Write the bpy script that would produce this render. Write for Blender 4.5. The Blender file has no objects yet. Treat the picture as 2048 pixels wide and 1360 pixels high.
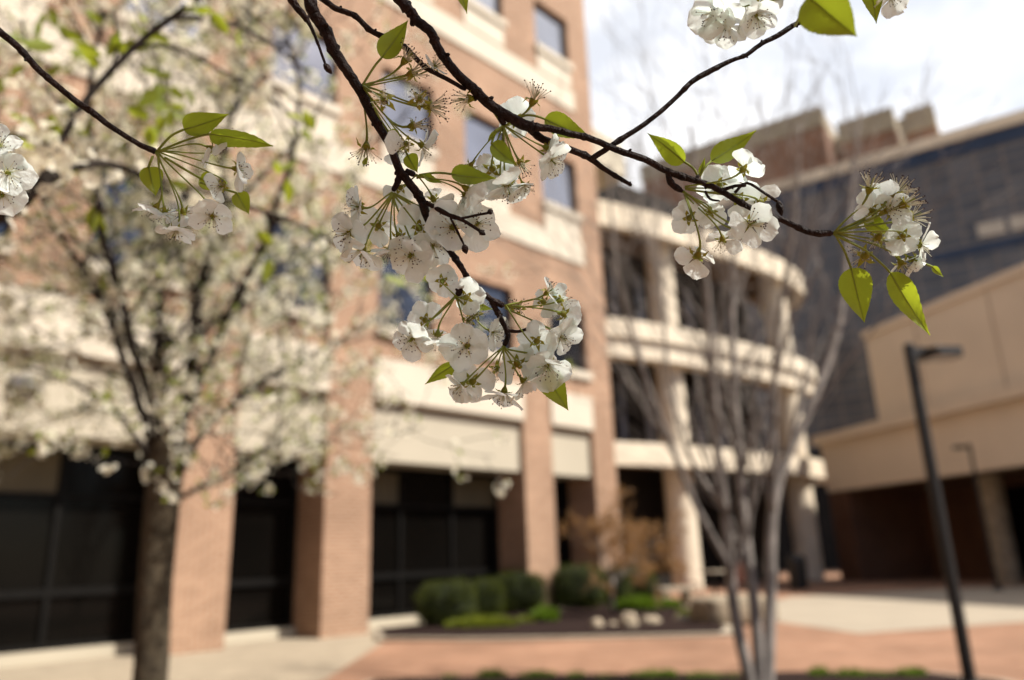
import bpy, math, random
from mathutils import Vector, Matrix, noise as mnoise
rad = math.radians
SC = bpy.context.scene
COL = SC.collection

# ------------------------------------------------------------------ camera
CAM_H, PITCH, ROLL, FPX = 1.2, rad(16.0), rad(-1.93), 1520.0
FWD = Vector((0, math.cos(PITCH), math.sin(PITCH)))
_r0, _u0 = Vector((1, 0, 0)), Vector((0, -math.sin(PITCH), math.cos(PITCH)))
RIGHT = _r0*math.cos(ROLL) + _u0*math.sin(ROLL)
UP = -_r0*math.sin(ROLL) + _u0*math.cos(ROLL)
CAMP = Vector((0, 0, CAM_H))
cam = bpy.data.objects.new("camera", bpy.data.cameras.new("camera"))
COL.objects.link(cam)
_m = Matrix((RIGHT, UP, -FWD)).transposed().to_4x4(); _m.translation = CAMP
cam.matrix_world = _m
cam.data.sensor_width = 36.0
cam.data.lens = FPX/2048*36.0
cam.data.clip_start, cam.data.clip_end = 0.02, 3000
cam.data.dof.use_dof = True
cam.data.dof.focus_distance = 0.345
cam.data.dof.aperture_fstop = 5.5
SC.camera = cam

# ------------------------------------------------------------------ sky and sun
SUN_EL = rad(48)
SUN_H = Vector((0.94, -0.34, 0)).normalized()
SUN_DIR = SUN_H*math.cos(SUN_EL) + Vector((0, 0, math.sin(SUN_EL)))
world = bpy.data.worlds.new("World"); SC.world = world
world.use_nodes = True
nt = world.node_tree; nt.nodes.clear()
def _n(t, **kw):
    n = nt.nodes.new(t)
    for k, v in kw.items(): setattr(n, k, v)
    return n
sky = _n('ShaderNodeTexSky', sky_type='NISHITA', sun_disc=False, sun_elevation=SUN_EL,
         sun_rotation=math.atan2(SUN_H.x, SUN_H.y))
bg1 = _n('ShaderNodeBackground'); bg1.inputs['Strength'].default_value = 0.085
bg2 = _n('ShaderNodeBackground'); bg2.inputs['Color'].default_value = (0.985, 0.985, 1.0, 1)
bg2.inputs['Strength'].default_value = 0.88
tc = _n('ShaderNodeTexCoord'); mp = _n('ShaderNodeMapping')
mp.inputs['Scale'].default_value = (1, 1, 1.9); mp.inputs['Rotation'].default_value = (0.3, 0.5, 0.2)
nz = _n('ShaderNodeTexNoise'); nz.inputs['Scale'].default_value = 3.1
nz.inputs['Detail'].default_value = 7; nz.inputs['Roughness'].default_value = 0.55
rp = _n('ShaderNodeValToRGB')
rp.color_ramp.elements[0].position = 0.38; rp.color_ramp.elements[0].color = (.58, .58, .58, 1)
rp.color_ramp.elements[1].position = 0.56; rp.color_ramp.elements[1].color = (1, 1, 1, 1)
mx = _n('ShaderNodeMixShader'); out = _n('ShaderNodeOutputWorld')
L = nt.links.new
L(sky.outputs[0], bg1.inputs['Color']); L(tc.outputs['Generated'], mp.inputs[0]); L(mp.outputs[0], nz.inputs['Vector'])
L(nz.outputs[0], rp.inputs[0])
sx = _n('ShaderNodeSeparateXYZ'); mr = _n('ShaderNodeMapRange'); ml = _n('ShaderNodeMath', operation='MULTIPLY')   # clouds ahead; unseen sky behind made clearer to lower the fill light
mr.inputs['From Min'].default_value = -0.6; mr.inputs['From Max'].default_value = 0.45
L(tc.outputs['Generated'], sx.inputs[0]); L(sx.outputs[1], mr.inputs[0]); L(mr.outputs[0], ml.inputs[0]); L(rp.outputs[0], ml.inputs[1])
L(ml.outputs[0], mx.inputs[0]); L(bg1.outputs[0], mx.inputs[1]); L(bg2.outputs[0], mx.inputs[2])
L(mx.outputs[0], out.inputs[0])
sun = bpy.data.objects.new("sun", bpy.data.lights.new("sun", 'SUN'))
COL.objects.link(sun)
sun.data.energy, sun.data.angle, sun.data.color = 4.9, rad(0.6), (1.0, 0.93, 0.83)
sun.rotation_euler = (-SUN_DIR).to_track_quat('-Z', 'Y').to_euler()
SC.view_settings.view_transform = 'Standard'; SC.view_settings.look = 'None'
SC.view_settings.exposure = 0.67; SC.view_settings.gamma = 1.0
SC.render.engine = 'CYCLES'
SC.cycles.use_denoising = True
SC.cycles.max_bounces = 8; SC.cycles.transmission_bounces = 6; SC.cycles.transparent_max_bounces = 8
SC.cycles.sample_clamp_indirect = 4.0

# ------------------------------------------------------------------ helpers
def ray(x, y): return ((x-1024)/FPX)*RIGHT - ((y-680)/FPX)*UP + FWD
def at(x, y, Y):                       # a point the given distance in front of the lens, where the photo shows it
    d = ray(x, y); return CAMP + d*(Y/d.dot(FWD))
def gpt(x, y, z=0.0):
    d = ray(x, y); return CAMP + d*((z-CAM_H)/d.z)
def camvec(fx, fy, ft): return (RIGHT*fx + UP*fy - FWD*ft).normalized()

class MB:
    def __init__(s): s.v, s.f, s.m = [], [], []
    def add(s, vs, fs, mi=0):
        b = len(s.v); s.v.extend([tuple(v) for v in vs])
        for f in fs: s.f.append([b+i for i in f]); s.m.append(mi)
    def box(s, x0, x1, y0, y1, z0, z1, mi=0):
        s.add([(x0,y0,z0),(x1,y0,z0),(x1,y1,z0),(x0,y1,z0),(x0,y0,z1),(x1,y0,z1),(x1,y1,z1),(x0,y1,z1)],
              [(0,3,2,1),(4,5,6,7),(0,1,5,4),(1,2,6,5),(2,3,7,6),(3,0,4,7)], mi)
    def quad(s, a, b, c, d, mi=0): s.add([a,b,c,d], [(0,1,2,3)], mi)
    def prism(s, poly, z0, z1, mi=0):
        n = len(poly)
        a = sum(poly[i][0]*poly[(i+1)%n][1]-poly[(i+1)%n][0]*poly[i][1] for i in range(n))
        if a < 0: poly = poly[::-1]
        s.add([(p[0],p[1],z0) for p in poly]+[(p[0],p[1],z1) for p in poly],
              [list(range(n))[::-1], list(range(n,2*n))]+[(i,(i+1)%n,n+(i+1)%n,n+i) for i in range(n)], mi)
    def tube(s, pts, rads, k=8, mi=0, caps=True):
        pts = [Vector(p) for p in pts]; n = len(pts); ring = []
        t0 = (pts[1]-pts[0]).normalized()
        ref = t0.orthogonal().normalized(); vs = []
        for i, p in enumerate(pts):
            t = ((pts[min(i+1,n-1)]-pts[max(i-1,0)])).normalized()
            ref = ref - t*ref.dot(t)
            ref = ref.normalized() if ref.length > 1e-6 else t.orthogonal().normalized()
            b = t.cross(ref); r = rads[i] if hasattr(rads,'__len__') else rads
            for j in range(k):
                a = 2*math.pi*j/k; vs.append(p + (ref*math.cos(a)+b*math.sin(a))*r)
        fs = [(i*k+j, i*k+(j+1)%k, (i+1)*k+(j+1)%k, (i+1)*k+j) for i in range(n-1) for j in range(k)]
        if caps: fs += [list(range(k))[::-1], list(range((n-1)*k, n*k))]
        s.add(vs, fs, mi)
    def lathe(s, prof, k=20, mi=0, c=(0,0,0)):
        vs = [(c[0]+r*math.cos(2*math.pi*j/k), c[1]+r*math.sin(2*math.pi*j/k), c[2]+z) for r, z in prof for j in range(k)]
        n = len(prof)
        fs = [(i*k+j, i*k+(j+1)%k, (i+1)*k+(j+1)%k, (i+1)*k+j) for i in range(n-1) for j in range(k)]
        fs += [list(range(k))[::-1], list(range((n-1)*k, n*k))]
        s.add(vs, fs, mi)
    def build(s, name, mats, parent=None, smooth=False):
        me = bpy.data.meshes.new(name); me.from_pydata(s.v, [], s.f)
        if not isinstance(mats, (list, tuple)): mats = [mats]
        for m in mats: me.materials.append(m)
        if any(s.m): me.polygons.foreach_set('material_index', s.m)
        if smooth: me.polygons.foreach_set('use_smooth', [True]*len(me.polygons))
        me.update()
        o = bpy.data.objects.new(name, me); COL.objects.link(o)
        if parent: o.parent = parent
        return o
def tag(o, label=None, cat=None, group=None, kind=None):
    if label: o['label'] = label
    if cat: o['category'] = cat
    if group: o['group'] = group
    if kind: o['kind'] = kind
    return o
def thing(name, label, cat, loc=(0,0,0), rz=0, group=None):
    o = bpy.data.objects.new(name, None); COL.objects.link(o); o.empty_display_size = 0.1
    o.location = loc; o.rotation_euler = (0, 0, rz)
    return tag(o, label, cat, group)
def copy_tree(o, parent=None):
    c = o.copy(); COL.objects.link(c); c.parent = parent
    for ch in list(o.children): copy_tree(ch, c)
    return c
def spline(pts, n=4):                  # Catmull-Rom through the points
    P = [Vector(p) for p in pts]; out = []
    for i in range(len(P)-1):
        a, b, c, d = P[max(i-1,0)], P[i], P[i+1], P[min(i+2,len(P)-1)]
        for k in range(n):
            t = k/n
            out.append(0.5*((2*b)+(c-a)*t+(2*a-5*b+4*c-d)*t*t+(3*b-a-3*c+d)*t**3))
    return out+[P[-1]]
def lerplist(v, n):
    out = []
    for i in range(n):
        x = i/(n-1)*(len(v)-1); k = min(int(x), len(v)-2); out.append(v[k]+(v[k+1]-v[k])*(x-k))
    return out

# ------------------------------------------------------------------ materials
def mat(name, col, rough=0.7, var=0.15, scale=4.0, col2=None, bump=0.0, bscale=None, spec=0.3, metal=0.0, trans=0.0, tcol=None, detail=5):
    m = bpy.data.materials.new(name); m.use_nodes = True
    nt = m.node_tree; b = nt.nodes['Principled BSDF']
    b.inputs['Roughness'].default_value = rough; b.inputs['Metallic'].default_value = metal
    b.inputs['Specular IOR Level'].default_value = spec
    tcn = nt.nodes.new('ShaderNodeTexCoord'); n = nt.nodes.new('ShaderNodeTexNoise')
    n.inputs['Scale'].default_value = scale; n.inputs['Detail'].default_value = detail
    nt.links.new(tcn.outputs['Object'], n.inputs['Vector'])
    r = nt.nodes.new('ShaderNodeValToRGB')
    c2 = col2 or tuple(min(1, c*(1+var)) for c in col); c1 = col if col2 else tuple(c*(1-var) for c in col)
    r.color_ramp.elements[0].position = 0.3; r.color_ramp.elements[0].color = (*c1, 1)
    r.color_ramp.elements[1].position = 0.7; r.color_ramp.elements[1].color = (*c2, 1)
    nt.links.new(n.outputs[0], r.inputs[0]); nt.links.new(r.outputs[0], b.inputs['Base Color'])
    if bump:
        n2 = nt.nodes.new('ShaderNodeTexNoise'); n2.inputs['Scale'].default_value = bscale or scale*6
        n2.inputs['Detail'].default_value = 6
        nt.links.new(tcn.outputs['Object'], n2.inputs['Vector'])
        bp = nt.nodes.new('ShaderNodeBump'); bp.inputs['Strength'].default_value = bump
        bp.inputs['Distance'].default_value = 0.02
        nt.links.new(n2.outputs[0], bp.inputs['Height']); nt.links.new(bp.outputs[0], b.inputs['Normal'])
    if trans:
        t = nt.nodes.new('ShaderNodeBsdfTranslucent'); mxs = nt.nodes.new('ShaderNodeMixShader')
        if tcol: t.inputs['Color'].default_value = (*tcol, 1)
        else: nt.links.new(r.outputs[0], t.inputs['Color'])
        mxs.inputs[0].default_value = trans
        nt.links.new(b.outputs[0], mxs.inputs[1]); nt.links.new(t.outputs[0], mxs.inputs[2])
        nt.links.new(mxs.outputs[0], nt.nodes['Material Output'].inputs['Surface'])
    return m
def brick_mat(name, c1, c2, mortar, bw=0.203, bh=0.067, horizontal=False, ms=0.010, rough=0.85):
    m = bpy.data.materials.new(name); m.use_nodes = True
    nt = m.node_tree; b = nt.nodes['Principled BSDF']; b.inputs['Roughness'].default_value = rough
    b.inputs['Specular IOR Level'].default_value = 0.2
    tcn = nt.nodes.new('ShaderNodeTexCoord'); sp = nt.nodes.new('ShaderNodeSeparateXYZ'); cb = nt.nodes.new('ShaderNodeCombineXYZ')
    L = nt.links.new; L(tcn.outputs['Object'], sp.inputs[0])
    if horizontal:
        L(sp.outputs[0], cb.inputs[0]); L(sp.outputs[1], cb.inputs[1])
    else:
        ad = nt.nodes.new('ShaderNodeMath'); ad.operation = 'ADD'
        L(sp.outputs[0], ad.inputs[0]); L(sp.outputs[1], ad.inputs[1]); L(ad.outputs[0], cb.inputs[0]); L(sp.outputs[2], cb.inputs[1])
    bt = nt.nodes.new('ShaderNodeTexBrick'); bt.inputs['Scale'].default_value = 1.0
    bt.inputs['Brick Width'].default_value = bw; bt.inputs['Row Height'].default_value = bh
    bt.inputs['Mortar Size'].default_value = ms; bt.inputs['Mortar Smooth'].default_value = 0.3
    bt.inputs['Color1'].default_value = (*c1, 1); bt.inputs['Color2'].default_value = (*c2, 1); bt.inputs['Mortar'].default_value = (*mortar, 1)
    L(cb.outputs[0], bt.inputs['Vector'])
    n = nt.nodes.new('ShaderNodeTexNoise'); n.inputs['Scale'].default_value = 0.7; n.inputs['Detail'].default_value = 8
    L(tcn.outputs['Object'], n.inputs['Vector'])
    r = nt.nodes.new('ShaderNodeValToRGB')
    r.color_ramp.elements[0].position = .3; r.color_ramp.elements[0].color = (.74,.72,.70,1)
    r.color_ramp.elements[1].position = .7; r.color_ramp.elements[1].color = (1.14,1.12,1.10,1)
    L(n.outputs[0], r.inputs[0])
    mm = nt.nodes.new('ShaderNodeMix'); mm.data_type = 'RGBA'; mm.blend_type = 'MULTIPLY'; mm.inputs[0].default_value = 1
    L(bt.outputs['Color'], mm.inputs[6]); L(r.outputs[0], mm.inputs[7]); L(mm.outputs[2], b.inputs['Base Color'])
    bp = nt.nodes.new('ShaderNodeBump'); bp.inputs['Strength'].default_value = 0.4; bp.inputs['Distance'].default_value = 0.006; bp.invert = True
    L(bt.outputs['Fac'], bp.inputs['Height']); L(bp.outputs[0], b.inputs['Normal'])
    return m
def curtain_mat(name, pane1, pane2, line, bw, bh):
    m = brick_mat(name, pane1, pane2, line, bw, bh, ms=0.07, rough=0.18)
    m.node_tree.nodes['Brick Texture'].offset = 0.0
    b = m.node_tree.nodes['Principled BSDF']; b.inputs['Specular IOR Level'].default_value = 0.6
    return m

M = dict(
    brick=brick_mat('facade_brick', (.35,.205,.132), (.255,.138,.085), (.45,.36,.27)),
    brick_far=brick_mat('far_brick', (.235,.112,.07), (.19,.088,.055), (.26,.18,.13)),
    brick_shade=brick_mat('shaded_recess_brick', (.13,.058,.032), (.10,.043,.023), (.13,.09,.065)),  # shade under the soffit is put into this darker brick colour
    paver=brick_mat('paver_brick', (.325,.185,.12), (.255,.137,.086), (.31,.23,.16), .20, .10, horizontal=True, ms=.006),
    cream=mat('cream_precast', (.56,.50,.405), .8, .05, 1.2, bump=.15, bscale=60),
    cream_panel=mat('cream_panel', (.43,.385,.30), .75, .05, .8, bump=.1, bscale=50),
    tan_panel=mat('tan_panel', (.68,.56,.42), .8, .06, .6, bump=.1, bscale=40),
    joint=mat('joint_seal', (.46,.37,.27), .9, .1, 3),
    concrete=mat('pale_concrete', (.345,.295,.225), .9, .08, .9, bump=.2, bscale=40),
    pebble=mat('pebble_concrete', (.33,.275,.20), .95, .12, 3, bump=.6, bscale=45),
    column=mat('column_concrete', (.68,.59,.46), .85, .10, 1.5, bump=.2, bscale=30),
    frame=mat('window_frame', (.006,.0055,.005), .6, .2, 8, spec=.1),
    glass=mat('store_glass', (.004,.0035,.003), .06, .3, .5, spec=.07),
    khaki_pane=mat('khaki_top_pane', (.10,.08,.045), .6, .15, 2),  # flat khaki tone given to alternate top panes
    win_low=mat('blue_glass', (.075,.085,.11), .08, .25, .35, metal=.9),
    win_mid=mat('mid_glass', (.34,.34,.37), .10, .25, .4, metal=.9),
    win_high=mat('high_glass', (.42,.42,.44), .14, .2, .4, metal=.9),
    bright_pane=mat('painted_reflection_glass', (.20,.21,.25), .25, .3, .8, spec=.5),  # pale base colour stands in for reflected light in the bay windows
    curtain=curtain_mat('curtain_wall', (.105,.097,.092), (.070,.066,.065), (.17,.135,.105), 1.25, .62),
    blue=mat('blue_band', (.032,.042,.070), .35, .2, 1),
    strip=mat('pale_strip', (.42,.36,.29), .5, .2, .8),
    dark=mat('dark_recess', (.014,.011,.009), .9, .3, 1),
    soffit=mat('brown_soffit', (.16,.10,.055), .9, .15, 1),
    black_metal=mat('black_metal', (.010,.0095,.009), .45, .25, 6, spec=.5),
    mulch=mat('mulch', (.026,.016,.014), 1.0, .45, 28, bump=1.0, bscale=55, spec=.08),
    stone=mat('stone', (.34,.28,.20), .9, .25, 5, bump=.6, bscale=25),
    stone_dark=mat('dark_stone', (.30,.25,.18), .95, .3, 5, bump=.8, bscale=22),
    bark=mat('pear_bark', (.055,.043,.027), .95, .4, 14, bump=1.0, bscale=50),
    bark_gray=mat('gray_bark', (.23,.205,.185), .9, .3, 7, bump=.7, bscale=40),
    twig=mat('twig_bark', (.018,.009,.007), .65, .6, 180, bump=.5, bscale=420, spec=.2),
    twig_far=mat('limb_bark', (.017,.012,.009), .85, .4, 40, bump=.5, bscale=90),
    petal=mat('petal', (.82,.89,.88), .6, .07, 160, trans=.56, tcol=(.82,.90,.86), spec=.12, bump=.25, bscale=420),
    blossom=mat('far_blossom', (.88,.86,.74), .7, .10, 6, trans=.5, tcol=(.88,.86,.68), spec=.1),
    leaf=mat('young_leaf', (.14,.20,.022), .42, .25, 90, trans=.55, tcol=(.40,.48,.025), spec=.4),
    leaf_far=mat('far_leaf', (.17,.22,.03), .5, .25, 3, trans=.45, tcol=(.38,.44,.03), spec=.3),
    stalk=mat('flower_stalk', (.23,.29,.05), .5, .25, 150, trans=.15, tcol=(.30,.36,.06)),
    calyx=mat('calyx', (.18,.25,.03), .55, .5, 200, col2=(.27,.21,.03), trans=.3, tcol=(.46,.42,.03)),
    filament=mat('filament', (.72,.72,.58), .6, .08, 100, trans=.25),
    anther=mat('anther', (.030,.010,.014), .7, .5, 300),
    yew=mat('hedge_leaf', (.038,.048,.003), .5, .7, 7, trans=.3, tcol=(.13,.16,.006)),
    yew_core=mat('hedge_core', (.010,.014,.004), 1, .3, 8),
    ground_leaf=mat('ground_leaf', (.14,.17,.02), .6, .35, 14, trans=.3, tcol=(.30,.34,.02)),
    bright_leaf=mat('bright_leaf', (.11,.18,.015), .6, .3, 14, trans=.3, tcol=(.20,.32,.02)),
    bud_leaf=mat('bud_leaf', (.27,.15,.06), .7, .4, 6, trans=.3, tcol=(.40,.22,.07)),
)

# ------------------------------------------------------------------ ground
def sheet(name, pts, z, m, kind='structure', z0=None, label=None, cat=None):
    b = MB()
    if z0 is None: b.add([(p[0],p[1],z) for p in pts], [list(range(len(pts)))])
    else: b.prism([(p[0],p[1]) for p in pts], z0, z)
    o = b.build(name, m); o['kind'] = kind
    return tag(o, label, cat)
sheet('ground', [(-300,-300),(300,-300),(300,300),(-300,300)], 0.0, M['pebble'])
sheet('brick_path', [gpt(775,1280)[:2], (-2.14,8.88), (-3.2,4.5), (-4,-6), (40,-6), (40,34), (1.0,34), (3.4,20.2), (3.6,16.0), (-2.14,13.0)][0:1]
      + [(-2.14,8.88), (-2.6,5.0), (-4,-6), (40,-6), (60,60), (3.2,60), (3.2,20.2)], 0.004, M['paver'])
sheet('plaza', [(4.4,13.8),(4.81,11.61),(7.66,12.44),(13,13.9),(16.5,17.5),(13.5,22),(10.0,21.6),(6.9,20.6),(5.0,17.5)], 0.008, M['concrete'])
BED = [(-2.55,14.45), (-2.16,12.98), (-1.0,12.55), (0.6,12.22), (2.9,11.98), (3.15,12.6), (3.3,14.2), (3.6,16.2), (3.2,20.2), (2.55,19.75)]
BEDB = [(-2.62,14.5), (-2.30,12.85), (-1.0,12.36), (0.6,12.03), (3.05,11.78), (3.32,12.55), (3.48,14.2), (3.78,16.2), (3.4,20.4), (2.6,19.8)]
sheet('bed_edging', BEDB, 0.05, M['concrete'], z0=-.02)
sheet('mulch_bed', BED, 0.075, M['mulch'], z0=0.0)
sheet('front_bed_edging', [(-1.6,8.53),(-0.5,8.56),(1.2,8.35),(3.83,7.95),(4.25,7.3),(4.2,3),(-3,3)], 0.03, M['concrete'], z0=-.02)
sheet('front_mulch_bed', [(-1.5,8.42),(-0.5,8.46),(1.2,8.25),(3.70,7.85),(4.1,7.2),(4.05,3.1),(-2.9,3.1)], 0.05, M['mulch'], z0=0.0)

# ------------------------------------------------------------------ the brick building on the left
FA = math.atan2(0.718, 0.696)
FD, FN = Vector((.6959,.7181,0)), Vector((.7181,-.6959,0))
P0 = Vector((-3.05, 14.0, 0))
bld = thing('brick_building', 'tall peach brick building with cream bands and brick piers behind the blossoming tree', 'building', P0, FA)
PIERS = [(-9.3,-8.36), (-3.14,-2.18), (-.50,.48), (4.66,5.62), (7.20,8.08)]
TOP = 19.6
WX = [(-7.2,-5.75), (-4.72,-3.27), (-2.0,-.54), (.58,2.02), (3.0,4.44), (5.73,7.17)]
WZ = [(5.72,7.38,'win_low'), (10.15,11.75,'win_mid'), (14.95,16.5,'win_high')]
w = MB()
for a, b in PIERS: w.box(a, b, 0, 1.04, 0, 4.2)
def wall_holes(w, x0, x1, z0, z1, holes, y0, y1):
    xs = sorted({x0, x1, *[h[0] for h in holes], *[h[1] for h in holes]}); zs = sorted({z0, z1, *[h[2] for h in holes], *[h[3] for h in holes]})
    inside = lambda x, z: any(h[0] < x < h[1] and h[2] < z < h[3] for h in holes)
    for i in range(len(xs)-1):
        for j in range(len(zs)-1):
            if inside((xs[i]+xs[i+1])/2, (zs[j]+zs[j+1])/2): continue
            w.quad((xs[i],y0,zs[j]), (xs[i+1],y0,zs[j]), (xs[i+1],y0,zs[j+1]), (xs[i],y0,zs[j+1]))
    for a, b, c, d in holes:
        w.quad((a,y0,c),(a,y1,c),(a,y1,d),(a,y0,d)); w.quad((b,y1,c),(b,y0,c),(b,y0,d),(b,y1,d))
        w.quad((a,y0,d),(a,y1,d),(b,y1,d),(b,y0,d)); w.quad((a,y1,c),(a,y0,c),(b,y0,c),(b,y1,c))
HO = [(a, b, c, d) for a, b in WX for c, d, _ in WZ]
wall_holes(w, -9.3, 8.08, 4.2, TOP, HO, 0, .24)
w.quad((8.08,0,0+4.2),(8.08,7,4.2),(8.08,7,TOP),(8.08,0,TOP)); w.quad((8.08,1.04,0),(8.08,7,0),(8.08,7,4.2),(8.08,1.04,4.2))
w.quad((-9.3,7,0),(-9.3,1.04,0),(-9.3,1.04,4.2),(-9.3,7,4.2)); w.quad((-9.3,7,4.2),(-9.3,0,4.2),(-9.3,0,TOP),(-9.3,7,TOP))
w.quad((8.08,7,0),(-9.3,7,0),(-9.3,7,TOP),(8.08,7,TOP))
w.build('brick_wall', M['brick'], bld)
r = MB(); r.box(-9.36, 8.14, -.06, 7.06, TOP, TOP+.3); r.build('roof_coping', M['cream'], bld)
# ground floor: bands, recessed panels, shopfronts, sills
for i in range(len(PIERS)-1):
    a, b = PIERS[i][1], PIERS[i+1][0]
    m = MB(); m.box(a+.003, b-.003, -.05, .3, 4.24, 5.08); m.build('stone_band', M['cream'], bld)
    m = MB(); m.box(a+.003, b-.003, .13, 1.0, 3.08, 4.237); o = m.build('fascia_panel', M['cream_panel'], bld)
    m = MB(); m.box(a+.003, b-.003, 0.78, 1.04, 0, .16); m.build('stone_sill', M['cream_panel'], bld)
    nb = max(1, round((b-a)/1.35)); f = MB(); wd = (b-a)/nb
    f.box(a+.003, b-.003, 0.90, 1.00, .162, .24); f.box(a+.003, b-.003, 0.90, 1.00, 2.98, 3.077); f.box(a+.003, b-.003, 0.89, 1.00, .88, .99)
    f.box(a+.003, b-.003, 0.905, 0.995, 2.28, 2.34)
    for k in range(nb+1):
        x = min(max(a+k*wd, a+.04), b-.04); f.box(x-.035, x+.035, 0.897, 1.003, .245, 2.975)
    fr = f.build('shop_window', M['frame'], bld)
    for k in range(nb):
        for z0, z1, mt in ((.245,.875,'glass'), (.995,2.275,'glass'), (2.345,2.975,'khaki_pane' if (k+i) % 2 == 0 else 'glass')):
            p = MB(); p.quad((a+k*wd+.036,0.96,z0),(a+(k+1)*wd-.036,0.96,z0),(a+(k+1)*wd-.036,0.96,z1),(a+k*wd+.036,0.96,z1)); p.build('pane', M[mt], fr)
# upper bands with teeth below the windows
for zb, z1 in ((8.70, 9.34), (13.42, 14.06), (18.0, 18.7)):
    m = MB(); m.box(-9.25, 7.24, -.05, .1, zb, z1); m.build('stone_band', M['cream'], bld)
for a, b in WX:
    for i, (c, d, g) in enumerate(WZ):
        if i:
            m = MB(); m.box(a+.02, b-.02, -.035, .1, c-.81+.003, c-.20); m.build('spandrel_panel', M['cream'], bld)
        m = MB(); m.box(a-.05, b+.05, -.11, .16, c-.197, c-.003); m.build('window_sill', M['cream'], bld)
        f = MB(); t = .055
        f.box(a+.002,a+t,.12,.20,c+.002,d-.002); f.box(b-t,b-.002,.12,.20,c+.002,d-.002); f.box(a+t,b-t,.12,.20,c+.002,c+t); f.box(a+t,b-t,.12,.20,d-t,d-.002)
        fr = f.build('window', M['frame'], bld)
        p = MB(); p.box(a+t-.003,b-t+.003,.15,.17,c+t-.003,d-t+.003); p.build('pane', M[g], fr)
# sconce on the fascia
def fac(s, y, z): return P0 + FD*s - FN*y + Vector((0,0,z))
wl = thing('wall_light', 'grey half-round wall light on the cream fascia above the dark shopfront', 'wall light', fac(-5.28, .13, 3.72), FA)
m = MB(); m.box(-.16,.16,-.03,-.002,-.10,.12); m.build('back_plate', M['black_metal'], wl)
m = MB(); k = 12
pr = [(-.21*math.cos(math.pi*j/k), -.03-.20*math.sin(math.pi*j/k)) for j in range(k+1)]
m.prism(pr, -.03, .11); m.build('lamp_shade', mat('grey_enamel', (.17,.17,.18), .45, .1, 5), wl)
m = MB(); m.prism([(x*.8, y*.8-.006) for x, y in pr], -.06, -.031); m.build('lens', mat('frosted_lens', (.45,.44,.40), .3, .05, 5), wl)

# unseen brick wing, added behind the camera to block low sky light
wing = thing('added_brick_wing', 'plain brown brick wing added unseen behind and left of the camera to block sky light', 'building', (-14,-16,0), rad(-40))
m = MB(); m.box(-26, 16, -8, 0, 0, 17); m.build('brick_wall', M['brick_far'], wing)
m = MB(); m.box(-26.1, 16.1, -8.1, .12, 17.003, 17.5); m.build('roof_coping', M['cream'], wing)
for j in range(4):
    for k in range(10):
        f = MB(); x = -25+k*4.1; f.box(x, x+2.2, .002, .06, 1.2+j*4, 3.2+j*4); fr = f.build('window', M['frame'], wing)
        p = MB(); p.box(x+.08, x+2.12, .063, .075, 1.28+j*4, 3.12+j*4); p.build('pane', M['win_low'], fr)

left = thing('added_brick_annex', 'brown brick annex added unseen on the far left to darken the pier sides', 'building', fac(-10.2,0,0), FA)  # unseen annex, added to screen the pier sides from the sky
m = MB(); m.box(-9, 0, -17, .9, 0, 15); m.build('brick_wall', M['brick_far'], left)
m = MB(); m.box(-9.1, .1, -17.1, .9, 15.003, 15.5); m.build('roof_coping', M['cream'], left)
for j in range(3):
    for k in range(4):
        f = MB(); y = -16+k*4; f.box(.002, .06, y, y+2.4, 1.2+j*4.4, 3.4+j*4.4); fr = f.build('window', M['frame'], left)
        p = MB(); p.box(.063, .075, y+.08, y+2.32, 1.28+j*4.4, 3.32+j*4.4); p.build('pane', M['win_low'], fr)

# ------------------------------------------------------------------ curved balcony bay
bay = thing('curved_balcony_bay', 'round cream concrete balconies stacked on columns between the brick building and glass building', 'balcony')
EDGE = spline([(1.6,22.9),(3.1,23.7),(5.4,25.0),(7.4,26.5),(9.4,28.1),(11.2,29.7),(12.6,31.3),(13.35,32.8),(13.2,34.2),(12.2,35.2)], 5)
def inset(path, dd):
    out = []
    for i, p in enumerate(path):
        t = (path[min(i+1,len(path)-1)]-path[max(i-1,0)]).normalized(); out.append(p + Vector((-t.y, t.x))*dd)
    return out
EDGE = [Vector((p[0],p[1])) for p in EDGE]
def ribbon(path, d0, d1, z0, z1):
    a, b = inset(path, d0), inset(path, d1); n = len(path); m = MB()
    vs = [(p.x,p.y,z0) for p in a]+[(p.x,p.y,z1) for p in a]+[(p.x,p.y,z0) for p in b]+[(p.x,p.y,z1) for p in b]
    fs = []
    for i in range(n-1):
        fs += [(i,i+1,n+i+1,n+i), (n+i,n+i+1,3*n+i+1,3*n+i), (2*n+i+1,2*n+i,3*n+i,3*n+i+1), (2*n+i,2*n+i+1,i+1,i)]
    fs += [(0,n,3*n,2*n), (n-1,3*n-1,4*n-1,2*n-1)]
    m.add(vs, fs); return m
for z in (4.60, 8.70, 12.90):
    hr, hb = {4.60:(.72,0), 8.70:(.62,1.25), 12.90:(.90,0)}[z]
    ribbon(EDGE if z > 5 else EDGE[:-6], 0, .30, z-hr, z).build('balcony_rim', M['column'], bay)
    if hb: ribbon(EDGE[:-13], .16, .75, z-hb, z-hr-.004).build('balcony_beam', M['column'], bay)
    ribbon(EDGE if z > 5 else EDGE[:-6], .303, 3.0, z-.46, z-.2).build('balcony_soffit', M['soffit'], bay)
for px, Y in ((1342,26.4), (1574,30.9)):
    c = at(px, 800, Y); c = CAMP + ray(px,800)*(Y/ray(px,800).y)
    for z0, z1 in ((0,4.135),(4.61,8.235),(8.71,12.435)):
        m = MB(); m.lathe([(.50,z0),(.50,z1)], 28, c=(c.x,c.y,0)); m.build('column', M['column'], bay, smooth=False)
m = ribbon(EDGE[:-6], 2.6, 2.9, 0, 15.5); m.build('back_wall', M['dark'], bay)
bp = inset(EDGE, 2.55)
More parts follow.
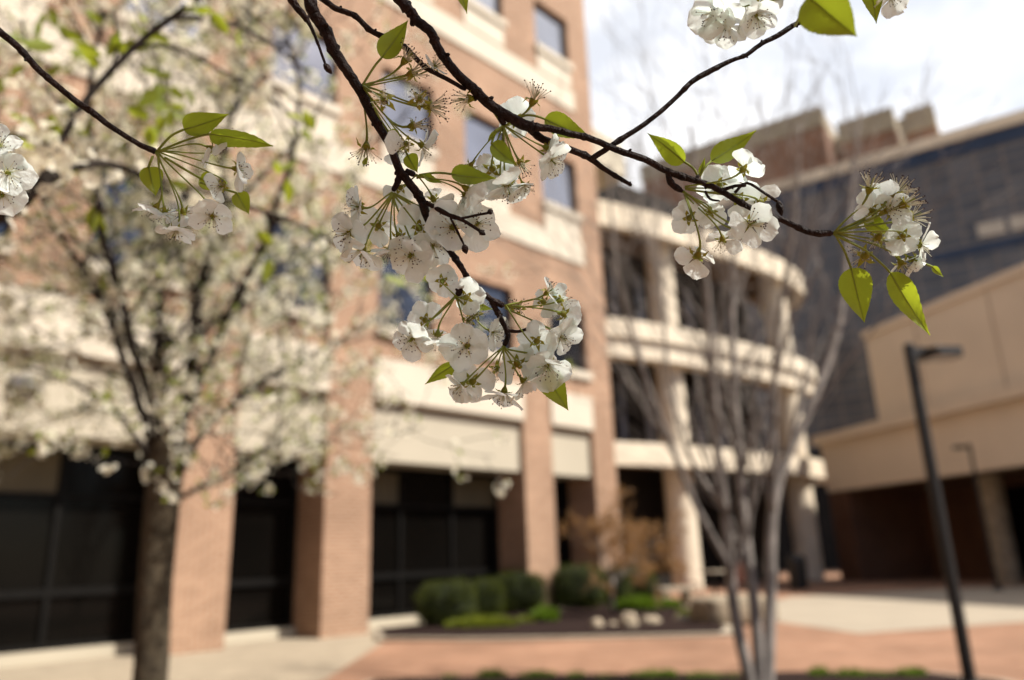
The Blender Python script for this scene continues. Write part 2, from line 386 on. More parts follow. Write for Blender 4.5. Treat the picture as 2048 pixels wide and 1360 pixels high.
for i in range(3, len(EDGE)-10, 3):
    for z0 in (4.9, 9.1):
        a, b = bp[i], bp[i+2]; f = MB()
        t = (b-a).normalized(); nn = Vector((t.y,-t.x))
        A, B = a+t*.1, b-t*.35
        ps = [A, B, B-nn*.04, A-nn*.04]
        f.prism([(p.x,p.y) for p in ps], z0, z0+2.6); wo = f.build('window', M['frame'], bay)
        for q0, q1 in ((.08,1.2),(1.3,2.5)):
            g = MB(); A2, B2 = A+t*.06+nn*.015, B-t*.06+nn*.015
            g.quad((A2.x,A2.y,z0+q0),(B2.x,B2.y,z0+q0),(B2.x,B2.y,z0+q1),(A2.x,A2.y,z0+q1)); g.build('pane', M['bright_pane'], wo)
m = MB(); m.prism([(2.2,20.6),(3.9,22.4),(1.5,24.6),(-.5,22.6)], 12.95, 14.2); m.build('parapet', M['cream_panel'], bay)

# ------------------------------------------------------------------ glass office building with brick penthouse
GA = rad(-56); gd = Vector((math.sin(GA), math.cos(GA)))   # runs away to the left
q1 = CAMP + ray(1531,372)*(44/ray(1531,372).y)
GZ = q1.z
gb = thing('glass_building', 'dark glass office block with blue bands and pale roof edge behind the bare tree', 'building', (q1.x,q1.y,0), math.atan2(-gd.y,-gd.x))
m = MB(); m.box(-6, 40, -.12, -.003, 0, 6.5); m.build('dark_base_slab', M['dark'], gb)  # dark slab added to black out the lower curtain wall
m = MB(); m.box(-6, 40, 0, 14, 0, GZ-1.5); m.build('curtain_wall', M['curtain'], gb)
m = MB(); m.box(-6, 40, -.08, 14, GZ-1.497, GZ-.65); m.build('blue_band', M['blue'], gb)
m = MB(); m.box(-6.1, 40.1, -.25, 14.1, GZ-.647, GZ); m.build('roof_coping', M['tan_panel'], gb)
pent = thing('brick_penthouse', 'stepped brown brick penthouse rising above the glass building roof', 'building', (q1.x,q1.y,0), math.atan2(-gd.y,-gd.x))
def gcoord(px, py, off):               # point on a plane parallel to the glass front, pushed back
    nrm = Vector((gd.y, -gd.x, 0)); nrm = -nrm if nrm.y > 0 else nrm
    p = Vector((q1.x,q1.y,0)) - nrm*off; d = ray(px,py); t = (p-CAMP).dot(nrm)/d.dot(nrm); Q = CAMP+d*t
    u = (Q-Vector((q1.x,q1.y,0))).dot(Vector((-gd.x,-gd.y,0))); return u, Q.z
ua, za = gcoord(1955, 462, 0); ub, zb = gcoord(2080, 440, 0); uc, zc = gcoord(1865, 518, 0)
m = MB()
for k in range(6): m.box(ua+k*1.5, ua+k*1.5+1.25, -.07, -.003, za-.40, za+.35)
m.build('painted_light_strip', M['strip'], gb)  # pale boxes stand in for a bright strip of light on the glass
m = MB(); m.box(uc, 36, -.06, -.003, zc-.25, zc+.25); m.build('blue_band', M['blue'], gb)
for (xa, ya, xb, yb, off, dep) in ((1285,372,1640,212,9,8), (1672,242,1782,214,6,9), (1806,228,1863,207,4.5,9), (1645,262,1835,228,12,6)):
    u0, z0 = gcoord(xa, ya, off); u1, z1 = gcoord(xb, yb, off); zt = z1
    m = MB(); m.box(u0, u1, off, off+dep, GZ-3, zt-1.6); m.build('brick_wall', M['brick_far'], pent)
    m = MB(); m.box(u0-.05, u1+.05, off-.1, off+dep+.1, zt-1.597, zt); m.build('roof_band', M['stone_dark'], pent)

# ------------------------------------------------------------------ right-hand cream building
RA = Vector((12.0, 28.4)); rdv = Vector((.2507, -.968))      # from far end toward the viewer
ra = math.atan2(rdv.y, rdv.x)
rb = thing('cream_building', 'low tan panelled building on brick piers behind the black lamp post', 'building', (RA.x,RA.y,0), ra)
# local: +x toward the viewer, +y to the right of the plaza wall (into the building)
m = MB(); m.box(-1.0, 30, 0, .5, 3.2, 5.0); m.build('fascia_panel', M['tan_panel'], rb)
m = MB(); m.box(-1.2, 30, -.25, .5, 5.003, 5.32); m.build('ledge', M['tan_panel'], rb)
m = MB(); m.box(1.6, 30, .62, 12, 5.323, 8.55); m.build('upper_panel', M['tan_panel'], rb)
m = MB(); m.box(1.5, 30.1, .55, 12.1, 8.553, 8.8); m.build('roof_coping', M['tan_panel'], rb)
for x in range(4, 30, 3):
    m = MB(); m.box(x-.02, x+.02, .60, .617, 5.33, 8.545); m.build('panel_joint', M['joint'], rb)
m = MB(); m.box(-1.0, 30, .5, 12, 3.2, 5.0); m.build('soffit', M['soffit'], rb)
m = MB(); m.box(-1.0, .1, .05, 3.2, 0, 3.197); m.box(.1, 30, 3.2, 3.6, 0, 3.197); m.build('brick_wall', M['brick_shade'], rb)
for k in range(5):
    f = MB(); x = 3.2+k*3.2; f.box(x, x+2.5, 3.12, 3.197, .1, 2.9); fr = f.build('window', M['frame'], rb)
    p = MB(); p.box(x+.08, x+2.42, 3.09, 3.117, .2, 2.8); p.build('pane', M['glass'], fr)
for x in (5.2, 11.5):
    p = MB(); p.lathe([(.32,0),(.32,3.19)], 20, c=(x,1.2,0)); p.build('column', M['stone_dark'], rb)

# ------------------------------------------------------------------ lamp posts
def lamp_post(label, base, h, head_dir, r=.05):
    t = thing('lamp_post', label, 'lamp post', base, math.atan2(head_dir[1], head_dir[0]))
    m = MB(); m.lathe([(.14,0),(.14,.03),(.10,.05),(.09,.12),(r+.012,.14)], 20); m.build('base', M['black_metal'], t)
    m = MB(); m.lathe([(r,.13),(r*.93,h-.05),(r*.93,h),(r*.6,h+.012)], 20); m.build('pole', M['black_metal'], t, smooth=False)
    m = MB(); m.box(.03,.16,-.028,.028,h-.10,h-.03); m.build('arm', M['black_metal'], t)
    m = MB(); m.prism([(.12,-.11),(.18,-.15),(.40,-.14),(.46,-.07),(.46,.07),(.40,.14),(.18,.15),(.12,.11)], h-.12, h-.05)
    hd = m.build('lamp_head', M['black_metal'], t)
    m = MB(); m.prism([(.17,-.11),(.39,-.10),(.39,.10),(.17,.11)], h-.128, h-.121); m.build('lens', mat('lamp_lens', (.35,.35,.33), .25, .05, 6), hd)
    m = MB(); m.lathe([(.03,h+.012),(.028,h+.05),(.01,h+.06)], 12, c=(.28,0,-.06)); m.build('photocell', M['strip'], hd)
    return t
lt = CAMP + ray(1817,690)*(6.6/ray(1817,690).y)
lamp_post('near black lamp post with flat head pointing right, on the right of the brick path', (lt.x, lt.y, 0), lt.z, (1, .12))
lt = CAMP + ray(1938,888)*(20.5/ray(1938,888).y)
lamp_post('distant black lamp post with its head turned left, before the tan building', (lt.x, lt.y+.0, 0), lt.z, (-1, -.1), r=.042)

# ------------------------------------------------------------------ trees
rng = random.Random(7)
def rvec(r): return Vector((r.gauss(0,1), r.gauss(0,1), r.gauss(0,1))).normalized()
def grow(mb, p, d, length, r0, depth, rg, tips, segs=6, wob=.18, upw=.0, spread=.7, kids=3, ratio=.62, minr=.0012, sides=6):
    pts, rads = [p.copy()], [r0]; d = d.normalized()
    for i in range(segs):
        d = (d + rvec(rg)*wob + Vector((0,0,upw))).normalized()
        p = p + d*(length/segs); pts.append(p.copy()); rads.append(max(minr, r0*(1-(i+1)/segs*.72)))
    mb.tube(pts, rads, sides if depth > 1 else 4, caps=False)
    tips.append((pts, depth))
    if depth <= 0: return
    for k in range(kids):
        f = rg.uniform(.25,.98); i = min(int(f*segs), segs-1); q = pts[i].lerp(pts[i+1], f*segs-i)
        ax = (pts[i+1]-pts[i]).normalized(); side = rvec(rg); side = (side-ax*side.dot(ax)).normalized()
        nd = (ax*(1-spread*.5)+side*spread).normalized()
        grow(mb, q, nd, length*ratio*rg.uniform(.7,1.25), max(minr, rads[i]*.6), depth-1, rg, tips, max(3,segs-1), wob, upw, spread, kids, ratio, minr, sides)
def small_flower(mb, c, n, r, rg):
    n = n.normalized(); a = n.orthogonal().normalized(); b = n.cross(a); ph = rg.uniform(0,6.28)
    for k in range(5):
        t = ph+k*1.2566; u = a*math.cos(t)+b*math.sin(t); v = n.cross(u); L = r*rg.uniform(.85,1.1)
        lift = rg.uniform(.05,.35)
        mb.add([c+u*L*.12, c+u*L*.62+v*L*.46+n*L*lift*.7, c+u*L*1.0+n*L*lift, c+u*L*.62-v*L*.46+n*L*lift*.7], [(0,1,2,3)])
def small_leaf(mb, c, d, L, rg):
    d = d.normalized(); s = d.cross(rvec(rg)).normalized(); n = d.cross(s)
    mb.add([c, c+d*L*.35+s*L*.24+n*L*.07, c+d*L*.75+s*L*.17+n*L*.05, c+d*L, c+d*L*.75-s*L*.17+n*L*.05, c+d*L*.35-s*L*.24+n*L*.07, c+d*L*.5], [(0,1,6),(1,2,6),(2,3,6),(3,4,6),(4,5,6),(5,0,6)])
def cluster(fl, lf, p, rg, nf=(7,13), R=.050, fr=.0135, nl=2, LL=.04):
    for _ in range(rg.randint(*nf)):
        o = rvec(rg); small_flower(fl, p+o*R*rg.uniform(.5,1), (o+rvec(rg)*.5), fr*rg.uniform(.85,1.15), rg)
    for _ in range(rg.randint(0, nl)):
        o = rvec(rg)+Vector((0,0,.3)); small_leaf(lf, p+o*R*.4, o, LL*rg.uniform(.7,1.2), rg)

def blossom_tree(label, base, trunk, limbs, seed, blooms, lf_each=4, kid_depth=2, klen=.8):
    rg = random.Random(seed); t = thing('blossoming_tree', label, 'tree', base); o = Vector(base)
    tk, lm, fl, lf = MB(), MB(), MB(), MB()
    pts = spline(trunk[0], 6); tk.tube([p-o for p in pts], lerplist(trunk[1], len(pts)), 18)
    tips = []
    for lp, r0, r1 in limbs:
        ps = spline(lp, 6); n = len(ps)
        ps = [p+rvec(rg)*.012 for p in ps]
        lm.tube([p-o for p in ps], lerplist([r0,r1], n), 10); tips.append(([p-o for p in ps], 3))
        for k in range(int(n*.55)):
            i = rg.randint(max(1,n//6), n-2); ax = (ps[i+1]-ps[i]).normalized(); sd = rvec(rg); sd = (sd-ax*sd.dot(ax)).normalized()
            grow(lm, ps[i]-o, ax*.6+sd*.8+Vector((0,0,.15)), klen*rg.uniform(.5,1.2), max(.004,r0*.28), kid_depth, rg, tips, 5, .2, .03, .75, 3, .6, .0022)
    for pl, dp in tips:
        nb = blooms[dp]
        for k in range(nb):
            f = rg.uniform(.3 if dp > 2 else .1, 1)*(len(pl)-1); i = min(int(f), len(pl)-2); p = pl[i].lerp(pl[i+1], f-i)
            cluster(fl, lf, p+rvec(rg)*.02, rg, nl=lf_each)
    tk.build('trunk', M['bark'], t, smooth=True); lm.build('limbs', M['twig_far'], t, smooth=True)
    fl.build('blossoms', M['blossom'], t); lf.build('leaves', M['leaf_far'], t)
    return t
def A(px, py, Y): return CAMP + ray(px,py)*(Y/ray(px,py).y)
tb = A(300,1360,3.9); tbase = Vector((tb.x-.02, 3.9, 0))
trunk = [tbase, tbase+Vector((.0,0,.25)), A(300,1360,3.9), A(310,1180,3.9), A(322,1040,3.9), A(332,940,3.9), A(340,860,3.9)]
LIMBS = [
 ([A(325,960,3.9),A(318,820,3.92),A(320,680,3.95),A(312,560,4.0),A(300,420,4.1),A(330,250,4.3),A(300,50,4.4),A(280,-180,4.5)], .042,.010),
 ([A(350,950,3.9),A(372,800,3.85),A(392,690,3.8),A(402,560,3.75),A(440,450,3.7),A(450,300,3.6),A(490,100,3.6),A(520,-160,3.5)], .040,.010),
 ([A(352,960,3.9),A(385,900,3.9),A(450,815,4.0),A(540,755,4.1),A(640,705,4.2),A(740,640,4.3),A(800,600,4.3)], .022,.006),
 ([A(345,1010,3.9),A(380,985,3.85),A(440,955,3.8),A(500,915,3.7),A(570,880,3.6)], .016,.005),
 ([A(318,930,3.9),A(272,790,3.8),A(240,690,3.7),A(195,590,3.6),A(130,480,3.5),A(60,350,3.4),A(-40,200,3.3)], .026,.007),
 ([A(352,900,3.9),A(415,720,4.1),A(520,570,4.4),A(600,490,4.6),A(690,400,4.8),A(740,250,4.9)], .026,.007),
 ([A(320,950,3.9),A(230,820,4.2),A(130,760,4.4),A(30,730,4.5),A(-80,700,4.6)], .020,.006),
 ([A(330,900,3.9),A(250,640,3.4),A(200,420,3.0),A(180,220,2.7),A(200,20,2.5)], .024,.007),
 ([A(360,860,3.9),A(470,600,3.5),A(560,400,3.2),A(600,200,3.0),A(560,20,2.9)], .024,.006),
]
blossom_tree('white blossoming pear tree with mossy trunk growing before the shopfront piers', tbase, (trunk, [.105,.085,.078,.078,.082,.085,.07]), LIMBS, 11, {0:1,1:1,2:2,3:7})

# overhead pear tree beside the camera, which shades the near sprays
ob = Vector((2.6,-1.3,0))
otr = [ob, ob+Vector((-.05,.03,.8)), ob+Vector((-.12,.1,1.5)), ob+Vector((-.25,.2,2.1))]
def OV(x,y,z): return Vector((x,y,z))
OL = [([ob+OV(-.2,.15,1.9), OV(1.9,-.8,2.3), OV(1.3,-.3,2.55), OV(.7,.1,2.6), OV(.2,.3,2.55)], .04,.008),
      ([ob+OV(-.2,.15,1.9), OV(2.0,-.4,2.5), OV(1.5,.2,2.7), OV(1.0,.45,2.85)], .035,.008),
      ([ob+OV(-.2,.15,1.9), OV(2.0,-1.1,2.5), OV(1.2,-.9,2.8), OV(.5,-.5,2.9), OV(-.1,-.2,2.8)], .035,.008),
      ([ob+OV(-.25,.2,2.0), OV(2.3,-.9,2.9), OV(1.8,-.4,3.4), OV(1.3,-.1,3.8)], .035,.008)]
blossom_tree('white blossoming pear tree whose canopy hangs over the camera', ob, (otr, [.13,.10,.09,.07]), OL, 23, {0:1,1:2,2:2,3:6}, kid_depth=1, klen=.6)

# bare multi-stemmed tree
def bare_tree():
    rg = random.Random(5); base = gpt(1518,1382); base.z = 0.05
    t = thing('bare_tree', 'bare grey multi-stemmed tree with fine twigs rising from the near mulch bed', 'tree', base)
    Yb = base.y; tk, tw, tips = MB(), MB(), []
    stems = [([(1505,1385,Yb),(1490,1320,Yb),(1472,1240,Yb),(1461,1160,Yb-.05),(1449,1000,Yb-.1),(1434,890,Yb-.15),(1422,700,Yb-.3),(1405,480,Yb-.5),(1380,250,Yb-.7)], .060,.017),
             ([(1522,1385,Yb),(1518,1322,Yb),(1508,1204,Yb),(1491,1069,Yb),(1477,900,Yb+.05),(1466,700,Yb+.1),(1470,500,Yb+.2),(1500,300,Yb+.3)], .060,.017),
             ([(1535,1385,Yb),(1537,1320,Yb),(1541,1200,Yb+.05),(1545,1030,Yb+.1),(1574,915,Yb+.15),(1628,800,Yb+.2),(1680,640,Yb+.3),(1700,420,Yb+.4),(1720,220,Yb+.5)], .060,.016),
             ([(1462,1140,Yb-.05),(1420,1065,Yb-.2),(1380,985,Yb-.3),(1330,860,Yb-.4),(1280,720,Yb-.5),(1235,540,Yb-.6),(1215,330,Yb-.7)], .034,.012),
             ([(1447,1020,Yb-.1),(1410,965,Yb+.1),(1375,900,Yb+.3),(1340,760,Yb+.5),(1320,560,Yb+.7),(1310,330,Yb+.8)], .024,.009),
             ([(1545,1030,Yb+.1),(1548,850,Yb-.2),(1556,650,Yb-.4),(1590,430,Yb-.6),(1600,250,Yb-.7)], .034,.012),
             ([(1482,930,Yb),(1530,820,Yb-.3),(1570,690,Yb-.5),(1640,520,Yb-.8)], .018,.008)]
    for pl, r0, r1 in stems:
        ps = spline([A(*p)-base for p in pl], 5); n = len(ps); tk.tube(ps, lerplist([r0, r0*.75, r1], n), 10)
        for k in range(int(n*.34)):
            i = rg.randint(int(n*.36), n-2); ax = (ps[i+1]-ps[i]).normalized(); sd = rvec(rg); sd = (sd-ax*sd.dot(ax)).normalized()
            grow(tw, ps[i], ax*.85+sd*.55+Vector((0,0,.25)), rg.uniform(1.1,2.2), max(.006, lerplist([r0,r1],n)[i]*.4), 2, rg, tips, 6, .09, .06, .5, 3, .6, .0030, 6)
    tk.build('trunk', M['bark_gray'], t, smooth=True); tw.build('twigs', M['bark_gray'], t, smooth=True)
bare_tree()

# small budding tree in the bed
def budding_tree():
    rg = random.Random(9); base = gpt(1226,1236); base.z = .07
    t = thing('budding_tree', 'small russet budding tree standing in the mulch bed before the round column', 'tree', base)
    tk, lf, tips = MB(), MB(), []
    tk.tube([Vector((0,0,0)),Vector((.02,0,.4)),Vector((.05,0,.8))], [.05,.045,.04], 10)
    for k in range(9):
        a = k*2.4; d = Vector((math.cos(a)*.9+.35, math.sin(a)*.7, rg.uniform(.7,1.3)))
        grow(tk, Vector((.03,0,rg.uniform(.45,.85))), d, rg.uniform(.95,1.35), .020, 3, rg, tips, 5, .16, .02, .75, 3, .6, .0025, 6)
    for pl, dp in tips:
        for k in range((11,9,5,0)[min(dp,3)]):
            f = rg.uniform(.2,1)*(len(pl)-1); i = min(int(f), len(pl)-2); p = pl[i].lerp(pl[i+1], f-i)
            for _ in range(3): small_leaf(lf, p+rvec(rg)*rg.uniform(.01,.09), rvec(rg), rg.uniform(.03,.055), rg)
    tk.build('trunk', M['bark_gray'], t, smooth=True); lf.build('leaves', M['bud_leaf'], t)
budding_tree()

# ------------------------------------------------------------------ clipped shrubs, ground cover, rocks
def ico(sub=3):
    import bmesh
    bm = bmesh.new(); bmesh.ops.create_icosphere(bm, subdivisions=sub, radius=1)
    v = [x.co.copy() for x in bm.verts]; f = [[y.index for y in x.verts] for x in bm.faces]; bm.free(); return v, f
IV, IF = ico(3); IV2, IF2 = ico(4)
def shrub(label, c, rx, ry, h, seed, group='clipped evergreen shrubs in the mulch bed'):
    rg = random.Random(seed); b = MB(); vs = []
    def surf(v, k=1.0):
        s = 1+.12*mnoise.noise(v*2.6+Vector((seed,0,0)))
        e = lambda x: math.copysign(abs(x)**.72, x)
        return Vector((e(v.x)*rx*s*k, e(v.y)*ry*s*k, h*.5+e(v.z)*h*.5*s*k))
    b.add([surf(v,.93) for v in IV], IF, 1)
    for _ in range(5200):
        v = rvec(rg); p = surf(v, rg.uniform(.90,1.06) if rg.random() < .9 else rg.uniform(1.0,1.16)); d = (v+rvec(rg)*.9)
        L = rg.uniform(.025,.05); d.normalize(); s = d.cross(rvec(rg)).normalized()*L*.28
        b.add([p-s, p+s, p+d*L], [(0,1,2)], 0)
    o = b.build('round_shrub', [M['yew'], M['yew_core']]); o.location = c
    return tag(o, label, 'shrub', group)
def S(px, py): g = gpt(px, py); return Vector((g.x, g.y, .06))
shrub('clipped dark green shrub in front, at the left end of the row before the shopfront', S(890,1262)+Vector((0,.35,0)), .52,.46,.76, 1)
shrub('clipped shrub half hidden behind the front left one, before the shopfront', S(968,1244)+Vector((0,.3,0)), .40,.42,.72, 2)
shrub('wide clipped dark shrub at the foot of the third brick pier, on its left', S(1042,1232)+Vector((0,.3,0)), .56,.5,.86, 3)
shrub('boxy clipped dark shrub right of the third brick pier', S(1157,1225)+Vector((0,.3,0)), .62,.5,.93, 4)
shrub('clipped shrub just behind the trunk of the small budding tree', S(1228,1215)+Vector((0,.3,0)), .46,.5,.82, 5)
shrub('clipped shrub at the right end of the row, beside the low bench', S(1287,1210)+Vector((0,.3,0)), .36,.45,.80, 6)
def tuft(name, label, cat, c, rx, ry, h, n, m, seed, group=None):
    rg = random.Random(seed); b = MB()
    for _ in range(n):
        r, a = math.sqrt(rg.random()), rg.uniform(0,6.28); p = Vector((r*rx*math.cos(a), r*ry*math.sin(a), 0))
        d = (Vector((p.x/rx*.5, p.y/ry*.5, 1))+rvec(rg)*.45).normalized(); L = h*rg.uniform(.5,1.05)*(1-.4*r*r)
        s = d.cross(rvec(rg)).normalized()*L*.13; q = p+d*L*.55
        b.add([p-s*.4, p+s*.4, q+s, p+d*L+rvec(rg)*L*.1, q-s], [(0,1,2,3,4)])
    o = b.build(name, m); o.location = c
    return tag(o, label, cat, group)
tuft('ground_cover_clump', 'spreading yellow-green ground cover before the front left shrub', 'plant', S(962,1262), .62,.26,.24, 900, M['ground_leaf'], 1)
tuft('ground_cover_clump', 'small bright green clump between the shrubs and the rocks', 'plant', S(1093,1250), .20,.2,.32, 420, M['bright_leaf'], 2)
tuft('ground_cover_clump', 'olive low clump left of the bright green clump', 'plant', S(1058,1252), .22,.15,.16, 260, M['ground_leaf'], 3)
tuft('ground_cover_clump', 'wide fresh green clump right of the budding tree trunk', 'plant', S(1275,1226), .50,.3,.34, 900, M['bright_leaf'], 4)
tuft('ground_cover_clump', 'thin green clump trailing toward the big stone seat', 'plant', S(1338,1222), .24,.2,.26, 320, M['bright_leaf'], 5)
tuft('ground_cover_clump', 'pale green clump among the rocks nearest the big stone seat', 'plant', S(1372,1236), .16,.12,.14, 160, M['ground_leaf'], 6)
for i, px in enumerate((905,985,1075,1150,1210,1290,1330,1390,1440,1620,1680,1700,1755,1800)):
    g = gpt(px, 1356 - (3 if px > 1600 else 0))
    c = (g.x, g.y-.25, .045)
    tuft('sprout_clump', 'low clump of fresh green sprouts along the rim of the near mulch bed', 'plant', c, .09+.05*(i%3), .06, .05+.018*(i*7%4), 90+25*(i%4), M['bright_leaf'], 40+i, 'sprouts along the near bed')
def rock(label, c, r, seed, m='stone', flat=.75):
    b = MB(); vs = []
    for v in IV2:
        k = 1+.22*mnoise.noise(v*1.6+Vector((seed*3.1,0,0)))+.06*mnoise.noise(v*5+Vector((seed,2,0))); vs.append((v.x*r[0]*k*.86, v.y*r[1]*k*.86, v.z*r[2]*k*.86))
    b.add(vs, IF2); o = b.build('rock', M[m], smooth=True); o.location = c
    return tag(o, label, 'rock', 'rocks edging the mulch bed')
def RK(px, py, dz=.0): g = gpt(px, py); return (g.x, g.y, .09+dz)
rock('small tan rock, leftmost in the mulch bed', RK(1194,1262), (.14,.12,.12), 1)
rock('largest pale round rock in the middle of the mulch bed', RK(1259,1262,.05), (.17,.15,.17), 2)
rock('low pinkish grey rock right of the pale round rock', RK(1302,1254), (.21,.14,.11), 3)
rock('flat pale rock beside the pale green clump', RK(1365,1250), (.18,.12,.09), 4)
rock('tan slab rock lying against the big stone seat', RK(1398,1246), (.17,.13,.09), 5)
rock('tiny brown rock between the two leftmost bright rocks', RK(1226,1258,-.03), (.09,.08,.07), 6)
# big stone seat
sg = gpt(1480,1252)
ss = MB(); vs = []
for v in IV2:
    e = lambda x, p: math.copysign(abs(x)**p, x); k = 1+.05*mnoise.noise(v*2.5)
    vs.append((e(v.x,.35)*.66*k*(1-.12*(v.z<0)*abs(v.z)), e(v.y,.35)*.45*k, .24+e(v.z,.30)*.23*k))
ss.add(vs, IF2); so = ss.build('stone_seat', M['stone_dark'], smooth=True); so.location = (sg.x, sg.y+.3, 0.0); so.rotation_euler = (0,0,.25)
tag(so, 'big rough stone block seat behind the bare tree stems', 'stone seat')
# low bench behind the bed
g = gpt(1352,1214); t = thing('low_bench', 'low pale-topped bench beyond the rocks and before the round column', 'bench', (g.x,g.y,0), .3)
m = MB(); m.box(-.42,.42,-.22,.22,.36,.44); m.build('seat', M['concrete'], t)
for x in (-.3,.3):
    m = MB(); m.box(x-.06,x+.06,-.18,.18,0,.357); m.build('leg', M['stone_dark'], t)
# patio table with slatted chairs
g = gpt(1432,1198); t = thing('patio_table', 'round pale patio table beyond the big stone seat', 'table', (g.x,g.y,0))
m = MB(); m.lathe([(.36,.66),(.37,.67),(.37,.70),(.36,.71)], 28); m.build('tabletop', M['concrete'], t)
m = MB(); m.lathe([(.22,0),(.22,.02),(.04,.05),(.035,.655)], 16); m.build('pedestal', M['black_metal'], t)
def chair(label, c, rz):
    t = thing('patio_chair', label, 'chair', c, rz, 'chairs around the patio table')
    mt = CH
    m = MB()
    for k in range(6): m.box(-.2+k*.07, -.2+k*.07+.05, -.2, .2, .42, .44)
    m.build('seat', mt, t)
    m = MB()
    for k in range(6): m.box(-.2+k*.07, -.2+k*.07+.03, .20, .22, .46, .84)
    m.box(-.22,.22,.195,.225,.845,.88); m.build('backrest', mt, t)
    for x in (-.19,.19):
        for y in (-.18,.19):
            m = MB(); m.tube([(x,y,0),(x,y,.418)], .014, 8); m.build('leg', mt, t)
    return t
CH = mat('russet_metal', (.13,.055,.040), .5, .2, 5)
chair('russet slatted patio chair on the left of the round patio table', (g.x-.62,g.y-.1,0), 1.5)
chair('russet slatted patio chair on the right of the round patio table', (g.x+.45,g.y-.5,0), 3.6)
# litter bin
g = gpt(1604,1180); t = thing('litter_bin', 'black litter bin standing at the back edge of the plaza', 'litter bin', (g.x,g.y+.2,0))
m = MB(); m.lathe([(.24,0),(.26,.03),(.29,.80),(.29,.84)], 24); m.build('body', M['black_metal'], t)
m = MB(); m.lathe([(.30,.843),(.30,.88),(.22,1.0),(.10,1.04)], 24); m.build('lid', M['black_metal'], t)

# ------------------------------------------------------------------ near sprays of pear blossom
FR = random.Random(31)
FOC = 0.345
def px2m(px, Y): return px*Y/FPX
def petal_mesh(mb, c, n, u, L, rg, lift, mi=0, NU=7, NV=7):
    v = n.cross(u); base = len(mb.v); vs = []
    cup = rg.uniform(-.22,.30); ruf = rg.uniform(.06,.18); ph = rg.uniform(0,6.3); tw = rg.uniform(-.25,.25); wd = rg.uniform(.47,.60)
    nx = Vector((rg.uniform(-9,9), rg.uniform(-9,9), 0))
    ca, sa = math.cos(lift), math.sin(lift); uu = u*ca+n*sa; nn = n*ca-u*sa
    for i in range(NU):
        s = .03+.97*i/(NU-1)
        w = wd*(.09+.93*min(1, s/.46)**1.15 if s < .46 else 1.02*max(0, 1-((s-.46)/.56)**2.6)**.5)
        for j in range(NV):
            q = -1+2*j/(NV-1)
            ex = 1-.07*(1-s)*0 + .05*mnoise.noise(nx+Vector((q*2.2,0,0)))*(s>.6)
            x = s*L*ex*(1-.06*q*q*s); y = w*L*q*(1+.06*mnoise.noise(nx+Vector((0,s*4,q))))
            z = cup*L*s*s + .16*L*w*q*q*(1 if cup > 0 else -.6) + ruf*L*s*math.sin(q*5.2+ph)*abs(q)**.8*.8 + .05*L*s*mnoise.noise(nx*2+Vector((s*3,q*2,1))) + tw*L*s*q*w
            vs.append(c + uu*x + v*y + nn*z)
    fs = [(i*NV+j, (i+1)*NV+j, (i+1)*NV+j+1, i*NV+j+1) for i in range(NU-1) for j in range(NV-1)]
    mb.add(vs, fs, mi)
OCT = ([(1,0,0),(-1,0,0),(0,1,0),(0,-1,0),(0,0,1),(0,0,-1)], [(0,2,4),(2,1,4),(1,3,4),(3,0,4),(2,0,5),(1,2,5),(3,1,5),(0,3,5)])
